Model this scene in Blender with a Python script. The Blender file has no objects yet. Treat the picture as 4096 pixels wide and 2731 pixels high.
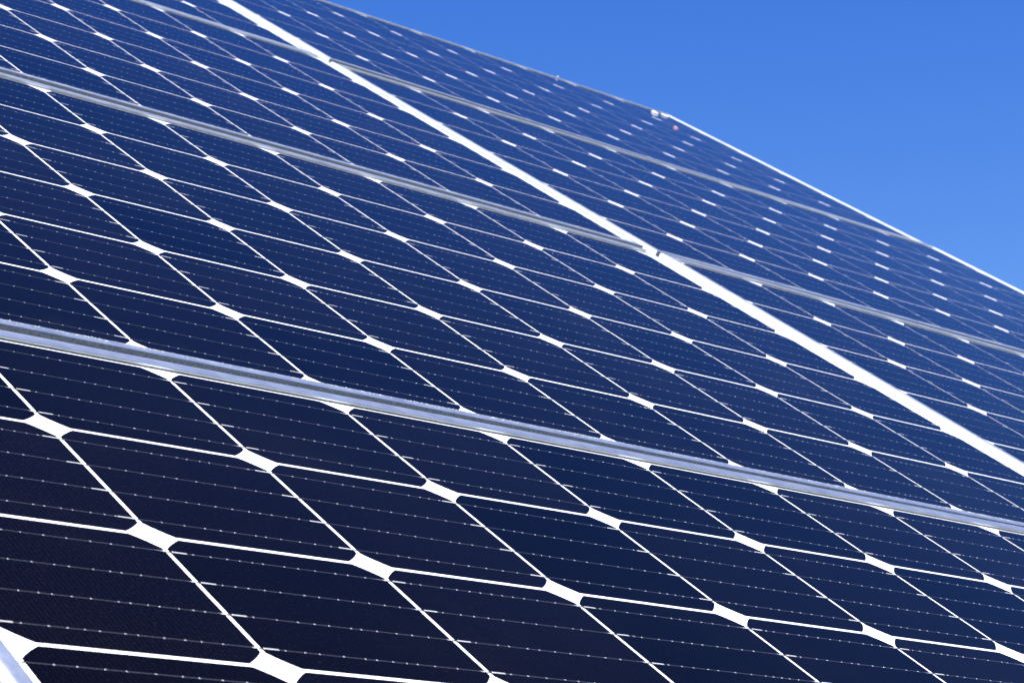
import bpy, bmesh, math, random
from mathutils import Matrix, Vector, noise

random.seed(7)
R_ = math.radians
SC = bpy.context.scene
COL = SC.collection

# ------------------------------------------------------------------ camera
PITCH = 0.1585                       # cell pitch in metres
GU, GV = 0.39338 * PITCH, 0.23122 * PITCH   # extra spacing across the panel seams
TILT = R_(34.2)                      # slope of the array
Z0 = 1.60                            # height of the seam above the front row over the ground
U_AX = Vector((1, 0, 0))
V_AX = Vector((0, math.cos(TILT), math.sin(TILT)))
N_AX = Vector((0, -math.sin(TILT), math.cos(TILT)))
ARRAY = Matrix.Translation((0, 0, Z0)) @ Matrix((
    (U_AX.x, V_AX.x, N_AX.x, 0), (U_AX.y, V_AX.y, N_AX.y, 0), (U_AX.z, V_AX.z, N_AX.z, 0), (0, 0, 0, 1)))

cam_d = bpy.data.cameras.new('camera')
cam = bpy.data.objects.new('camera', cam_d)
COL.objects.link(cam)
SC.camera = cam
ROT = ((0.7633806, -0.5339994, 0.3634483), (0.1746282, -0.3710986, -0.9120257), (0.6218964, 0.7596910, -0.1900381))
right, down, fwd = (Vector(r) for r in ROT)
cpos = Vector((-3.28596, -8.75146, 2.68419)) * PITCH
loc = Matrix((
    (right.x, -down.x, -fwd.x, cpos.x), (right.y, -down.y, -fwd.y, cpos.y), (right.z, -down.z, -fwd.z, cpos.z), (0, 0, 0, 1)))
cam.matrix_world = ARRAY @ loc
cam_d.sensor_width = 36.0
cam_d.lens = 79.98
cam_d.clip_start = 0.02
cam_d.clip_end = 3000
cam_d.dof.use_dof = True
cam_d.dof.focus_distance = 1.72
cam_d.dof.aperture_fstop = 33.0
cam_d.dof.aperture_blades = 7

# ------------------------------------------------------------------ sky, sun, exposure
SUN_PLANE = Vector((-0.56, 0.35, 0.75)).normalized()     # towards the sun: across, up the slope, off the glass
SUN_DIR = (ARRAY.to_3x3() @ SUN_PLANE).normalized()
sun_el = math.asin(SUN_DIR.z)
sun_az = math.atan2(SUN_DIR.x, SUN_DIR.y)
world = bpy.data.worlds.new('World')
SC.world = world
world.use_nodes = True
nt = world.node_tree
nt.nodes.clear()
sky = nt.nodes.new('ShaderNodeTexSky')
sky.sky_type = 'NISHITA'
sky.sun_disc = False
sky.sun_elevation = sun_el
sky.sun_rotation = sun_az
sky.altitude = 300
sky.air_density = 1.9
sky.dust_density = 0.0
sky.ozone_density = 10.0
hsv = nt.nodes.new('ShaderNodeHueSaturation')
hsv.inputs['Hue'].default_value = 0.528
hsv.inputs['Saturation'].default_value = 1.29
bg = nt.nodes.new('ShaderNodeBackground')
bg.inputs['Strength'].default_value = 0.060
wo = nt.nodes.new('ShaderNodeOutputWorld')
nt.links.new(sky.outputs[0], hsv.inputs['Color'])
nt.links.new(hsv.outputs[0], bg.inputs['Color'])
nt.links.new(bg.outputs[0], wo.inputs['Surface'])

sun_d = bpy.data.lights.new('sun', 'SUN')
sun_d.energy = 5.0
sun_d.angle = R_(0.53)
sun_d.color = (1.0, 0.95, 0.88)
sun = bpy.data.objects.new('sun', sun_d)
COL.objects.link(sun)
sun.location = (-20, 0, 30)
sun.rotation_euler = SUN_DIR.to_track_quat('Z', 'Y').to_euler()

SC.view_settings.view_transform = 'Standard'
SC.view_settings.look = 'None'
SC.view_settings.exposure = 1.4
SC.view_settings.gamma = 1.0
SC.view_settings.use_curve_mapping = False
SC.render.engine = 'CYCLES'
SC.cycles.use_denoising = True
SC.cycles.max_bounces = 5
SC.cycles.transparent_max_bounces = 12
SC.cycles.sample_clamp_indirect = 6.0


# ------------------------------------------------------------------ materials
def mat(name):
    m = bpy.data.materials.new(name)
    m.use_nodes = True
    m.node_tree.nodes.clear()
    t = m.node_tree
    out = t.nodes.new('ShaderNodeOutputMaterial')
    return m, t, out


def N(t, kind, **kw):
    n = t.nodes.new(kind)
    for k, v in kw.items():
        if k in n.inputs:
            n.inputs[k].default_value = v
        else:
            setattr(n, k, v)
    return n


def ramp(t, src, stops):
    r = t.nodes.new('ShaderNodeValToRGB')
    e = r.color_ramp.elements
    while len(e) < len(stops):
        e.new(0.5)
    for el, (p, c) in zip(e, stops):
        el.position = p
        el.color = (c[0], c[1], c[2], 1) if isinstance(c, (tuple, list)) else (c, c, c, 1)
    t.links.new(src, r.inputs[0])
    return r


def mat_cell():
    m, t, out = mat('silicon_cell')
    b = N(t, 'ShaderNodeBsdfPrincipled')
    tc = N(t, 'ShaderNodeTexCoord')
    info = N(t, 'ShaderNodeObjectInfo')
    no = N(t, 'ShaderNodeTexNoise', Scale=420.0, Detail=3.0, Roughness=0.7)
    t.links.new(tc.outputs['Object'], no.inputs['Vector'])
    r = ramp(t, no.outputs[0], [(0.35, (0.0003, 0.0002, 0.0003)), (0.58, (0.0010, 0.0007, 0.0013)), (0.72, (0.0045, 0.0042, 0.0060))])
    # fine finger lines across the cell
    w = N(t, 'ShaderNodeTexWave', wave_type='BANDS', bands_direction='X', Scale=95.0)
    t.links.new(tc.outputs['Object'], w.inputs['Vector'])
    wr = ramp(t, w.outputs['Fac'], [(0.0, 0.0), (0.86, 0.0), (1.0, 1.0)])
    mx = N(t, 'ShaderNodeMixRGB', blend_type='MIX')
    mx.inputs['Color2'].default_value = (0.005, 0.0055, 0.009, 1)
    mul = N(t, 'ShaderNodeMath', operation='MULTIPLY')
    mul.inputs[1].default_value = 0.30
    t.links.new(wr.outputs[0], mul.inputs[0])
    t.links.new(mul.outputs[0], mx.inputs[0])
    t.links.new(r.outputs[0], mx.inputs['Color1'])
    # each cell a touch lighter or darker
    mr = N(t, 'ShaderNodeMapRange')
    mr.inputs[3].default_value = 0.4
    mr.inputs[4].default_value = 1.9
    t.links.new(info.outputs['Random'], mr.inputs[0])
    hv = N(t, 'ShaderNodeHueSaturation')
    t.links.new(mr.outputs[0], hv.inputs['Value'])
    t.links.new(mx.outputs[0], hv.inputs['Color'])
    t.links.new(hv.outputs[0], b.inputs['Base Color'])
    b.inputs['Roughness'].default_value = 0.55
    b.inputs['Specular IOR Level'].default_value = 0.0
    t.links.new(b.outputs[0], out.inputs[0])
    return m


def mat_backsheet():
    m, t, out = mat('white_backsheet')
    b = N(t, 'ShaderNodeBsdfPrincipled')
    tc = N(t, 'ShaderNodeTexCoord')
    no = N(t, 'ShaderNodeTexNoise', Scale=60.0, Detail=4.0)
    t.links.new(tc.outputs['Object'], no.inputs['Vector'])
    r = ramp(t, no.outputs[0], [(0.3, (0.78, 0.78, 0.78)), (0.7, (0.84, 0.84, 0.835))])
    t.links.new(r.outputs[0], b.inputs['Base Color'])
    b.inputs['Roughness'].default_value = 0.6
    b.inputs['Specular IOR Level'].default_value = 0.2
    t.links.new(b.outputs[0], out.inputs[0])
    return m


def mat_glass():
    m, t, out = mat('solar_glass')
    fr = N(t, 'ShaderNodeFresnel', IOR=1.30)
    tr = N(t, 'ShaderNodeBsdfTransparent')
    tr.inputs[0].default_value = (0.98, 0.985, 0.985, 1)
    gl = N(t, 'ShaderNodeBsdfGlossy', Roughness=0.03, distribution='MULTI_GGX')
    mx = N(t, 'ShaderNodeMixShader')
    # anti-reflective coating: less mirror than plain glass until the view grazes it
    pw = N(t, 'ShaderNodeMath', operation='POWER')
    pw.inputs[1].default_value = 1.6
    sc = N(t, 'ShaderNodeMath', operation='MULTIPLY', use_clamp=True)
    sc.inputs[1].default_value = 1.58
    t.links.new(fr.outputs[0], pw.inputs[0])
    t.links.new(pw.outputs[0], sc.inputs[0])
    t.links.new(sc.outputs[0], mx.inputs[0])
    t.links.new(tr.outputs[0], mx.inputs[1])
    t.links.new(gl.outputs[0], mx.inputs[2])
    # thin uneven film of dust
    tc = N(t, 'ShaderNodeTexCoord')
    n1 = N(t, 'ShaderNodeTexNoise', Scale=5.0, Detail=6.0, Roughness=0.65)
    t.links.new(tc.outputs['Object'], n1.inputs['Vector'])
    r1 = ramp(t, n1.outputs[0], [(0.32, 0.0003), (0.55, 0.0006), (0.78, 0.0016)])
    # the film is seen edge-on at grazing angles, so it covers more
    geo = N(t, 'ShaderNodeNewGeometry')
    dot = N(t, 'ShaderNodeVectorMath', operation='DOT_PRODUCT')
    t.links.new(geo.outputs['Normal'], dot.inputs[0])
    t.links.new(geo.outputs['Incoming'], dot.inputs[1])
    mxx = N(t, 'ShaderNodeMath', operation='MAXIMUM')
    mxx.inputs[1].default_value = 0.04
    t.links.new(dot.outputs['Value'], mxx.inputs[0])
    dv = N(t, 'ShaderNodeMath', operation='DIVIDE')
    t.links.new(r1.outputs[0], dv.inputs[0])
    t.links.new(mxx.outputs[0], dv.inputs[1])
    n2 = N(t, 'ShaderNodeTexNoise', Scale=420.0, Detail=1.0)
    t.links.new(tc.outputs['Object'], n2.inputs['Vector'])
    r2 = ramp(t, n2.outputs[0], [(0.78, 0.0), (0.84, 0.03)])
    ad = N(t, 'ShaderNodeMath', operation='ADD')
    t.links.new(dv.outputs[0], ad.inputs[0])
    t.links.new(r2.outputs[0], ad.inputs[1])
    sep = N(t, 'ShaderNodeSeparateXYZ')
    t.links.new(tc.outputs['Object'], sep.inputs[0])
    low = N(t, 'ShaderNodeMapRange', interpolation_type='SMOOTHSTEP')
    for i_, v_ in ((1, -0.475), (2, -0.425), (3, 0.006), (4, 0.0)):
        low.inputs[i_].default_value = v_
    t.links.new(sep.outputs['Y'], low.inputs[0])
    n3 = N(t, 'ShaderNodeTexNoise', Scale=38.0, Detail=5.0, Roughness=0.7)
    t.links.new(tc.outputs['Object'], n3.inputs['Vector'])
    r3 = ramp(t, n3.outputs[0], [(0.42, 0.0), (0.72, 1.0)])
    mu3 = N(t, 'ShaderNodeMath', operation='MULTIPLY')
    t.links.new(low.outputs[0], mu3.inputs[0])
    t.links.new(r3.outputs[0], mu3.inputs[1])
    ad2 = N(t, 'ShaderNodeMath', operation='ADD')
    t.links.new(ad.outputs[0], ad2.inputs[0])
    t.links.new(mu3.outputs[0], ad2.inputs[1])
    df = N(t, 'ShaderNodeBsdfDiffuse')
    df.inputs[0].default_value = (0.45, 0.43, 0.40, 1)
    m2 = N(t, 'ShaderNodeMixShader')
    t.links.new(ad2.outputs[0], m2.inputs[0])
    t.links.new(mx.outputs[0], m2.inputs[1])
    t.links.new(df.outputs[0], m2.inputs[2])
    t.links.new(m2.outputs[0], out.inputs[0])
    return m


def mat_clear():
    m, t, out = mat('glass_underside')
    tr = N(t, 'ShaderNodeBsdfTransparent')
    t.links.new(tr.outputs[0], out.inputs[0])
    return m


def mat_alu():
    m, t, out = mat('anodised_aluminium')
    b = N(t, 'ShaderNodeBsdfPrincipled')
    tc = N(t, 'ShaderNodeTexCoord')
    n1 = N(t, 'ShaderNodeTexNoise', Scale=35.0, Detail=6.0, Roughness=0.7)
    t.links.new(tc.outputs['Object'], n1.inputs['Vector'])
    r = ramp(t, n1.outputs[0], [(0.3, (0.56, 0.615, 0.625)), (0.7, (0.67, 0.725, 0.735))])
    n2 = N(t, 'ShaderNodeTexNoise', Scale=650.0, Detail=2.0)
    t.links.new(tc.outputs['Object'], n2.inputs['Vector'])
    r2 = ramp(t, n2.outputs[0], [(0.70, 0.0), (0.80, 0.55)])
    mx = N(t, 'ShaderNodeMixRGB')
    mx.inputs['Color2'].default_value = (0.80, 0.78, 0.74, 1)
    t.links.new(r2.outputs[0], mx.inputs[0])
    t.links.new(r.outputs[0], mx.inputs['Color1'])
    t.links.new(mx.outputs[0], b.inputs['Base Color'])
    b.inputs['Metallic'].default_value = 0.92
    rr = ramp(t, n1.outputs[0], [(0.3, 0.40), (0.7, 0.50)])
    b.inputs['Anisotropic'].default_value = 0.18
    b.inputs['Anisotropic Rotation'].default_value = 0.25
    cx = N(t, 'ShaderNodeCombineXYZ')
    cx.inputs[0].default_value = 1.0
    vt = N(t, 'ShaderNodeVectorTransform', vector_type='VECTOR', convert_from='OBJECT', convert_to='WORLD')
    t.links.new(cx.outputs[0], vt.inputs[0])
    t.links.new(vt.outputs[0], b.inputs['Tangent'])
    t.links.new(rr.outputs[0], b.inputs['Roughness'])
    t.links.new(b.outputs[0], out.inputs[0])
    return m


def mat_ribbon():
    m, t, out = mat('tinned_ribbon')
    b = N(t, 'ShaderNodeBsdfPrincipled')
    b.inputs['Base Color'].default_value = (0.86, 0.92, 1.0, 1)
    b.inputs['Metallic'].default_value = 0.985
    tc = N(t, 'ShaderNodeTexCoord')
    no = N(t, 'ShaderNodeTexNoise', Scale=220.0, Detail=2.0)
    t.links.new(tc.outputs['Object'], no.inputs['Vector'])
    bp = N(t, 'ShaderNodeBump', Strength=0.12, Distance=0.0005)
    t.links.new(no.outputs[0], bp.inputs['Height'])
    t.links.new(bp.outputs[0], b.inputs['Normal'])
    b.inputs['Roughness'].default_value = 0.25
    t.links.new(b.outputs[0], out.inputs[0])
    return m


def simple(name, col, rough=0.7, metal=0.0, scale=40.0, var=0.25):
    m, t, out = mat(name)
    b = N(t, 'ShaderNodeBsdfPrincipled')
    tc = N(t, 'ShaderNodeTexCoord')
    no = N(t, 'ShaderNodeTexNoise', Scale=scale, Detail=5.0)
    t.links.new(tc.outputs['Object'], no.inputs['Vector'])
    lo = tuple(c * (1 - var) for c in col)
    hi = tuple(min(1, c * (1 + var)) for c in col)
    r = ramp(t, no.outputs[0], [(0.3, lo), (0.7, hi)])
    t.links.new(r.outputs[0], b.inputs['Base Color'])
    b.inputs['Roughness'].default_value = rough
    b.inputs['Metallic'].default_value = metal
    t.links.new(b.outputs[0], out.inputs[0])
    return m


M_CELL, M_BACK, M_GLASS, M_CLEAR = mat_cell(), mat_backsheet(), mat_glass(), mat_clear()
M_ALU, M_RIB = mat_alu(), mat_ribbon()
M_SOLDER = simple('bare_solder', (0.74, 0.75, 0.76), 0.4, 0.5, 300.0, 0.08)
M_DOT = simple('solder_dot', (0.80, 0.81, 0.83), 0.5, 0.93, 300.0, 0.08)
M_GRIME_SHADE = simple('grimy_shaded_joint', (0.27, 0.29, 0.32), 0.7, 0.3, 420.0, 0.35)  # speckled grime, with the shade of the seam gap mixed into its colour
M_DUST = simple('pale_dust', (0.55, 0.55, 0.54), 0.9, 0.0, 400.0, 0.2)
M_SPLAT = simple('chalky_white', (0.78, 0.76, 0.70), 0.8, 0.0, 500.0, 0.1)
M_ORANGE = simple('dry_orange', (0.60, 0.30, 0.22), 0.8, 0.0, 500.0, 0.2)
M_STEEL = simple('galvanised_steel', (0.42, 0.43, 0.45), 0.5, 0.8, 25.0, 0.2)
M_GROUND = simple('grey_gravel', (0.045, 0.047, 0.046), 0.95, 0.0, 1.3, 0.45)


# ------------------------------------------------------------------ mesh helpers
def mesh(name, verts, faces, mats, idx=None):
    me = bpy.data.meshes.new(name)
    me.from_pydata(verts, [], faces)
    for mm in mats:
        me.materials.append(mm)
    if idx:
        for p, i in zip(me.polygons, idx):
            p.material_index = i
    bm = bmesh.new()
    bm.from_mesh(me)
    bmesh.ops.recalc_face_normals(bm, faces=bm.faces)
    bm.to_mesh(me)
    bm.free()
    me.update()
    return me


def box_data(x0, x1, y0, y1, z0, z1, V, F):
    n = len(V)
    V += [(x0, y0, z0), (x1, y0, z0), (x1, y1, z0), (x0, y1, z0), (x0, y0, z1), (x1, y0, z1), (x1, y1, z1), (x0, y1, z1)]
    F += [(n, n + 3, n + 2, n + 1), (n + 4, n + 5, n + 6, n + 7), (n, n + 1, n + 5, n + 4), (n + 1, n + 2, n + 6, n + 5),
          (n + 2, n + 3, n + 7, n + 6), (n + 3, n, n + 4, n + 7)]


def link(name, me, parent=None, kind=None):
    o = bpy.data.objects.new(name, me)
    COL.objects.link(o)
    if parent:
        o.parent = parent
    if kind:
        o['kind'] = kind
    return o


MM = 0.001
GAP_U, GAP_V = 3.4 * MM, 4.3 * MM          # white joint between neighbouring cells
HX, HY = 5 * PITCH - GAP_U / 2, 3 * PITCH - GAP_V / 2   # half size of the field of cells
LIP_X, LIP_Y = HX + 6.8 * MM, HY + 3.7 * MM            # inner edge of the frame


def make_cell():
    hx, hy = PITCH / 2 - GAP_U / 2, PITCH / 2 - GAP_V / 2
    leg = 15.0 * MM
    pts = []
    for sx, sy in ((1, 1), (-1, 1), (-1, -1), (1, -1)):
        a = (sx * hx, sy * (hy - leg))
        b = (sx * (hx - leg), sy * hy)
        seq = []
        for k in range(5):
            f = k / 4
            x = a[0] + (b[0] - a[0]) * f
            y = a[1] + (b[1] - a[1]) * f
            bulge = 0.6 * MM * 4 * f * (1 - f)
            seq.append((x + sx * bulge * 0.707, y + sy * bulge * 0.707))
        if sx * sy < 0:
            seq.reverse()
        pts += seq
    n = len(pts)
    V = [(x, y, 0.0) for x, y in pts] + [(x, y, -0.25 * MM) for x, y in pts]
    F = [tuple(range(n))] + [(i, n + i, n + (i + 1) % n, (i + 1) % n) for i in range(n)]
    return mesh('solar_cell', V, F, [M_CELL])


def make_ribbon(side, seed):
    rnd = random.Random(seed)
    V, F, I = [], [], []
    z0 = 0.03 * MM
    w = 0.62 * MM

    def add(x0, x1, hw, za, zb, mi, skew=0.0):
        n = len(F)
        box_data(x0, x1, -hw, hw, za, zb, V, F)
        I.extend([mi] * (len(F) - n))
    add(-HX - 6 * MM, HX + 6 * MM, w, z0, 0.16 * MM, 0)
    for c in range(10):
        x0 = (c - 4.5) * PITCH - PITCH / 2 + GAP_U / 2
        x1 = x0 + PITCH - GAP_U
        # bare tab where the ribbon lands on the cell
        if side > 0:
            add(x0 + 1.2 * MM, x0 + 11 * MM, 0.75 * MM, z0 + 0.05 * MM, 0.24 * MM, 1)
        else:
            add(x1 - 11 * MM, x1 - 1.2 * MM, 0.75 * MM, z0 + 0.05 * MM, 0.24 * MM, 1)
        x = x0 + 15 * MM
        while x < x1 - 13 * MM:
            l = rnd.uniform(0.6, 1.2) * MM
            add(x, x + l, rnd.uniform(0.58, 0.70) * MM, z0 + 0.04 * MM, 0.22 * MM, 2)
            x += rnd.uniform(7.0, 17.0) * MM
    return mesh('ribbon', V, F, [M_RIB, M_SOLDER, M_DOT], I)


W_TOP, W_LOW, W_SIDE = 15.5, 10.8, 12.0      # face widths of the frame bars in mm


def profile(kind):
    lip = [(0.0, 0.95), (0.0, 2.25), (0.12, 2.48), (0.4, 2.6)]
    if kind == 'top':
        w = W_TOP
        face = [(10.4, 2.6), (10.6, 2.5), (14.2, 2.32), (14.9, 2.1), (15.3, 1.7), (15.5, 1.0)]
    elif kind == 'low':
        w = W_LOW
        face = [(9.8, 2.6), (10.3, 2.5), (10.65, 2.2), (10.8, 1.7)]
    else:
        w = W_SIDE
        face = [(7.6, 2.6), (9.2, 2.42), (10.4, 2.0), (11.3, 1.2), (11.8, 0.1), (12.0, -1.2)]
    p = lip + face + [(w, -33.0), (w - 1.6, -33.0), (w - 1.6, -3.6), (0.0, -3.6), (0.0, -1.6), (4.3, -1.6), (4.3, 0.95)]
    return w, [(a * MM, b * MM) for a, b in p]


def make_bar(L, off, kind, left, right_):
    """bar along x, lip towards -y at y=off, mitred to its neighbours' widths"""
    w_, P = profile(kind)
    n = len(P)
    e = 0.12 * MM
    kl, kr = left / w_, right_ / w_
    V = [(-(L + w * kl) + e, off + w, z) for w, z in P] + [((L + w * kr) - e, off + w, z) for w, z in P]
    F = [(i, (i + 1) % n, n + (i + 1) % n, n + i) for i in range(n)]
    F += [tuple(range(n)), tuple(range(2 * n - 1, n - 1, -1))]
    me = mesh('frame_bar', V, F, [M_ALU, M_GRIME_SHADE])
    if kind != 'side':                      # grime and painted-in shade darken the narrow joint between the long bars
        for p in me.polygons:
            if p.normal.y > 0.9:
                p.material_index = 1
    return me


def make_dust(length, seed):
    """flakes and fluff caught along the lower lip of a frame"""
    rnd = random.Random(seed)
    V, F = [], []
    for k in range(11000):
        x = rnd.uniform(-length, length)
        d = noise.noise(Vector((x * 9, seed, 0))) * 0.5 + 0.5
        d *= noise.noise(Vector((x * 55, seed, 3))) * 0.5 + 0.6
        if rnd.random() > d * 1.5:
            continue
        w = max(-2.0, min(7.5, rnd.gauss(1.4, 2.2))) * MM
        s = rnd.uniform(0.10, 0.40) * MM * (1.0 + 0.9 * d)
        z = 2.6 * MM if w > 0.25 * MM else 1.8 * MM
        a = rnd.uniform(0, math.pi)
        n = len(V)
        c, sn = math.cos(a) * s, math.sin(a) * s
        st = rnd.uniform(1.0, 2.6)
        hgt = s * rnd.uniform(0.4, 1.1)
        V += [(x - c * st, -w - sn, z - 0.1 * MM), (x + c * st, -w + sn, z - 0.1 * MM), (x + sn, -w - c, z - 0.05 * MM),
              (x + rnd.uniform(-s, s), -w + rnd.uniform(-s, s), z + hgt)]
        F += [(n, n + 1, n + 3), (n + 1, n + 2, n + 3), (n + 2, n, n + 3), (n, n + 2, n + 1)]
    return mesh('dust', V, F, [M_DUST])


ME_CELL = make_cell()
ME_RIB = {(s, k): make_ribbon(s, 11 * k + s) for s in (-1, 1) for k in range(4)}
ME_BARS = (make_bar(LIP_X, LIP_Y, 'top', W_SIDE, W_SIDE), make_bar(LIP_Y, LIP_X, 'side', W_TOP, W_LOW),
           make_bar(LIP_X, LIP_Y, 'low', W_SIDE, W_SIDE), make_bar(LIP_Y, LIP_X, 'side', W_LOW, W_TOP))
V, F = [], []
box_data(-LIP_X - 4 * MM, LIP_X + 4 * MM, -LIP_Y - 4 * MM, LIP_Y + 4 * MM, -0.9 * MM, -0.32 * MM, V, F)
ME_BACK = mesh('backsheet', V, F, [M_BACK])
V, F = [], []
box_data(-LIP_X - 4 * MM, LIP_X + 4 * MM, -LIP_Y - 4 * MM, LIP_Y + 4 * MM, 0.35 * MM, 0.80 * MM, V, F)
ME_GLASS = mesh('glass_pane', V, F, [M_GLASS, M_CLEAR], [1, 0, 1, 1, 1, 1])
for p_ in ME_GLASS.polygons:
    p_.material_index = 0 if p_.normal.z > 0.5 else 1
ME_DUST = [make_dust(LIP_X, s) for s in (3, 8)]


def make_panel(label, group, centre, delta=(0, 0, 0), rot=(0, 0, 0), flip=0, full=True, seed=0):
    e = bpy.data.objects.new('solar_panel', None)
    COL.objects.link(e)
    w = Vector(rot)
    rm = Matrix.Rotation(w.length, 4, w) if w.length > 1e-9 else Matrix.Identity(4)
    e.matrix_world = ARRAY @ Matrix.Translation(Vector(centre) + Vector(delta)) @ rm
    e.empty_display_size = 0.1
    e['label'] = label
    e['category'] = 'solar panel'
    e['group'] = group
    link('backsheet', ME_BACK, e)
    link('glass_pane', ME_GLASS, e)
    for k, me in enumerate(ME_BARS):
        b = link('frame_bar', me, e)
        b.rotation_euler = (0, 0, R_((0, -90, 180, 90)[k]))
    for j in range(6):
        for i in range(10):
            c = link('solar_cell', ME_CELL, e)
            c.location = ((i - 4.5) * PITCH, (j - 2.5) * PITCH, 0)
        for q in range(4):
            r = link('ribbon', ME_RIB[(1 if (j + flip) % 2 else -1, (q + j) % 4)], e)
            r.location = (0, (j - 2.5) * PITCH + (q - 1.5) * (PITCH - GAP_V) / 4, 0)
    d = link('dust', ME_DUST[seed % 2], e, 'stuff')
    d.location = (0, -LIP_Y, 0)
    return e


# ------------------------------------------------------------------ ground
gv = []
NG = 48
for k in range(NG):
    a = 2 * math.pi * k / NG
    gv.append((1200 * math.cos(a), 1200 * math.sin(a), 0))
g = link('ground', mesh('ground', gv, [tuple(range(NG))], [M_GROUND]), None, 'structure')

# ------------------------------------------------------------------ the array
P = PITCH
VC = {'A': -3 * P, 'B': GV + 3 * P, 'C': 2 * GV + 9 * P, 'D': 3 * GV + 15 * P}
UC = {-1: -5 * P - GU, 0: 5 * P, 1: 15 * P + GU}
GRP = 'framed solar panels of the sloping array'
DELTA = {
    ('A', 0): ((-0.0023, 0.0002, -0.0033), (0.0019, -0.0029, 0.0027)),
    ('B', 0): ((0.0028, 0.0010, -0.0014), (-0.0020, -0.0007, 0.0011)),
    ('B', 1): ((0.0006, -0.0006, 0.0011), (-0.0005, 0.0004, -0.0009)),
    ('C', 0): ((-0.0005, -0.0009, 0.0064), (-0.0005, -0.0003, -0.0003)),
    ('C', 1): ((0.0007, -0.0007, 0.0016), (-0.0022, -0.0021, -0.0007)),
    ('D', 1): ((-0.0012, 0.0009, -0.0043), (-0.0008, 0.0012, 0.0002)),
}
LABEL = {
    ('A', 0): 'nearest dark solar panel filling the bottom of the photo, below the lowest grey seam',
    ('B', 0): 'large sharp solar panel across the middle, between the two lowest grey seams',
    ('C', 0): 'slightly blurred solar panel at upper left, left of the white diagonal seam',
    ('D', 0): 'blurred solar panel in the top left corner under the sky, left of the white seam',
    ('B', 1): 'solar panel at the right edge, right of the white seam and below its grey seam',
    ('C', 1): 'blurred solar panel right of the white seam, between the two upper grey seams',
    ('D', 1): 'farthest blurred solar panel, reaching the corner where both outer edges meet the sky',
    ('A', -1): 'solar panel of which only the pale frame shows in the bottom left corner',
}
FLIP = {'A': 0, 'B': 0, 'C': 0, 'D': 0}
for n, ((row, col_), lab) in enumerate(LABEL.items()):
    d, r = DELTA.get((row, col_), ((0, 0, 0), (0, 0, 0)))
    make_panel(lab, GRP, (UC[col_], VC[row], 0), Vector(d) * P, r, FLIP[row], seed=n)

# ------------------------------------------------------------------ steel rack under the panels
rack = bpy.data.objects.new('mounting_rack', None)
COL.objects.link(rack)
rack.location = (5 * P, 0, 0)
rack['label'] = 'galvanised steel rack carrying the panels, hidden beneath them'
rack['category'] = 'mounting rack'
inv = Matrix.Translation((-5 * P, 0, 0))
for row in 'ABCD':
    for s in (-0.25, 0.25):
        v = VC[row] + s
        V, F = [], []
        u0 = UC[-1] - 5 * P if row == 'A' else -0.02
        u1 = UC[1] + 5 * P + 0.01 if row != 'A' else UC[0] + 5 * P + 0.01
        box_data(u0, u1, v - 0.02, v + 0.02, -0.075, -0.036, V, F)
        V = [tuple(inv @ ARRAY @ Vector(c)) for c in V]
        link('rail', mesh('rail', V, F, [M_STEEL]), rack)
for u, v0, v1 in ((-GU / 2, -6 * P, -0.005), (10 * P + GU / 2, GV, 3 * GV + 18 * P)):
    V, F = [], []
    box_data(u - 0.0125, u + 0.0125, v0, v1, -0.0345, -0.006, V, F)
    V = [tuple(inv @ ARRAY @ Vector(c)) for c in V]
    link('seam_rail', mesh('seam_rail', V, F, [M_ALU]), rack)
for u in (0.15, 1.45, 1.9, 3.1):
    V, F = [], []
    v0 = -6 * P + 0.05 if u < 1.6 else GV + 0.05
    box_data(u - 0.03, u + 0.03, v0, 3 * GV + 18 * P - 0.05, -0.156, -0.0755, V, F)
    V = [tuple(inv @ ARRAY @ Vector(c)) for c in V]
    link('rafter', mesh('rafter', V, F, [M_STEEL]), rack)
    for v in (v0 + 0.25, 3 * GV + 18 * P - 0.4):
        top = inv @ ARRAY @ Vector((u, v, -0.157))
        V, F = [], []
        box_data(top.x - 0.04, top.x + 0.04, top.y - 0.04, top.y + 0.04, -0.3, top.z - 0.03, V, F)
        link('post', mesh('post', V, F, [M_STEEL]), rack)


# ------------------------------------------------------------------ small dirt on the glass
def blob(name, u, v, rx, ry, hz, m, label, cat, seed, z=0.8 * MM):
    rnd = random.Random(seed)
    V, F = [], []
    rings, seg = 3, 12
    wob = [rnd.uniform(0.7, 1.25) for _ in range(seg)]
    for k in range(rings):
        f = 1 - k / rings
        for s in range(seg):
            a = 2 * math.pi * s / seg
            V.append((rx * f * wob[s] * math.cos(a), ry * f * wob[s] * math.sin(a), hz * (1 - f * f)))
    V.append((0, 0, hz))
    for k in range(rings - 1):
        for s in range(seg):
            a, b = k * seg + s, k * seg + (s + 1) % seg
            F.append((a, b, b + seg, a + seg))
    for s in range(seg):
        F.append(((rings - 1) * seg + s, (rings - 1) * seg + (s + 1) % seg, rings * seg))
    F.append(tuple(range(seg - 1, -1, -1)))
    o = link(name, mesh(name, V, F, [m]))
    o.matrix_world = ARRAY @ Matrix.Translation((u, v, z))
    o['label'] = label
    o['category'] = cat
    return o


blob('bird_dropping', 3.146, 2.905, 0.008, 0.012, 0.003, M_SPLAT,
     'small white bird dropping on the glass beside the far top right corner', 'dropping', 1)
blob('bird_dropping', 3.186, 2.911, 0.010, 0.012, 0.002, M_DUST,
     'flat beige dropping smear next to the white one at the far corner', 'dropping', 2)
blob('fallen_petal', 3.068, 2.722, 0.0035, 0.008, 0.0018, M_ORANGE,
     'tiny orange petal lying on the farthest panel below its top corner', 'petal', 3)
blob('seed_tuft', 2.876, 2.973, 0.0022, 0.0022, 0.0025, M_SPLAT,
     'tiny pale seed tuft on the top grey frame edge against the sky', 'seed tuft', 4, 2.6 * MM)
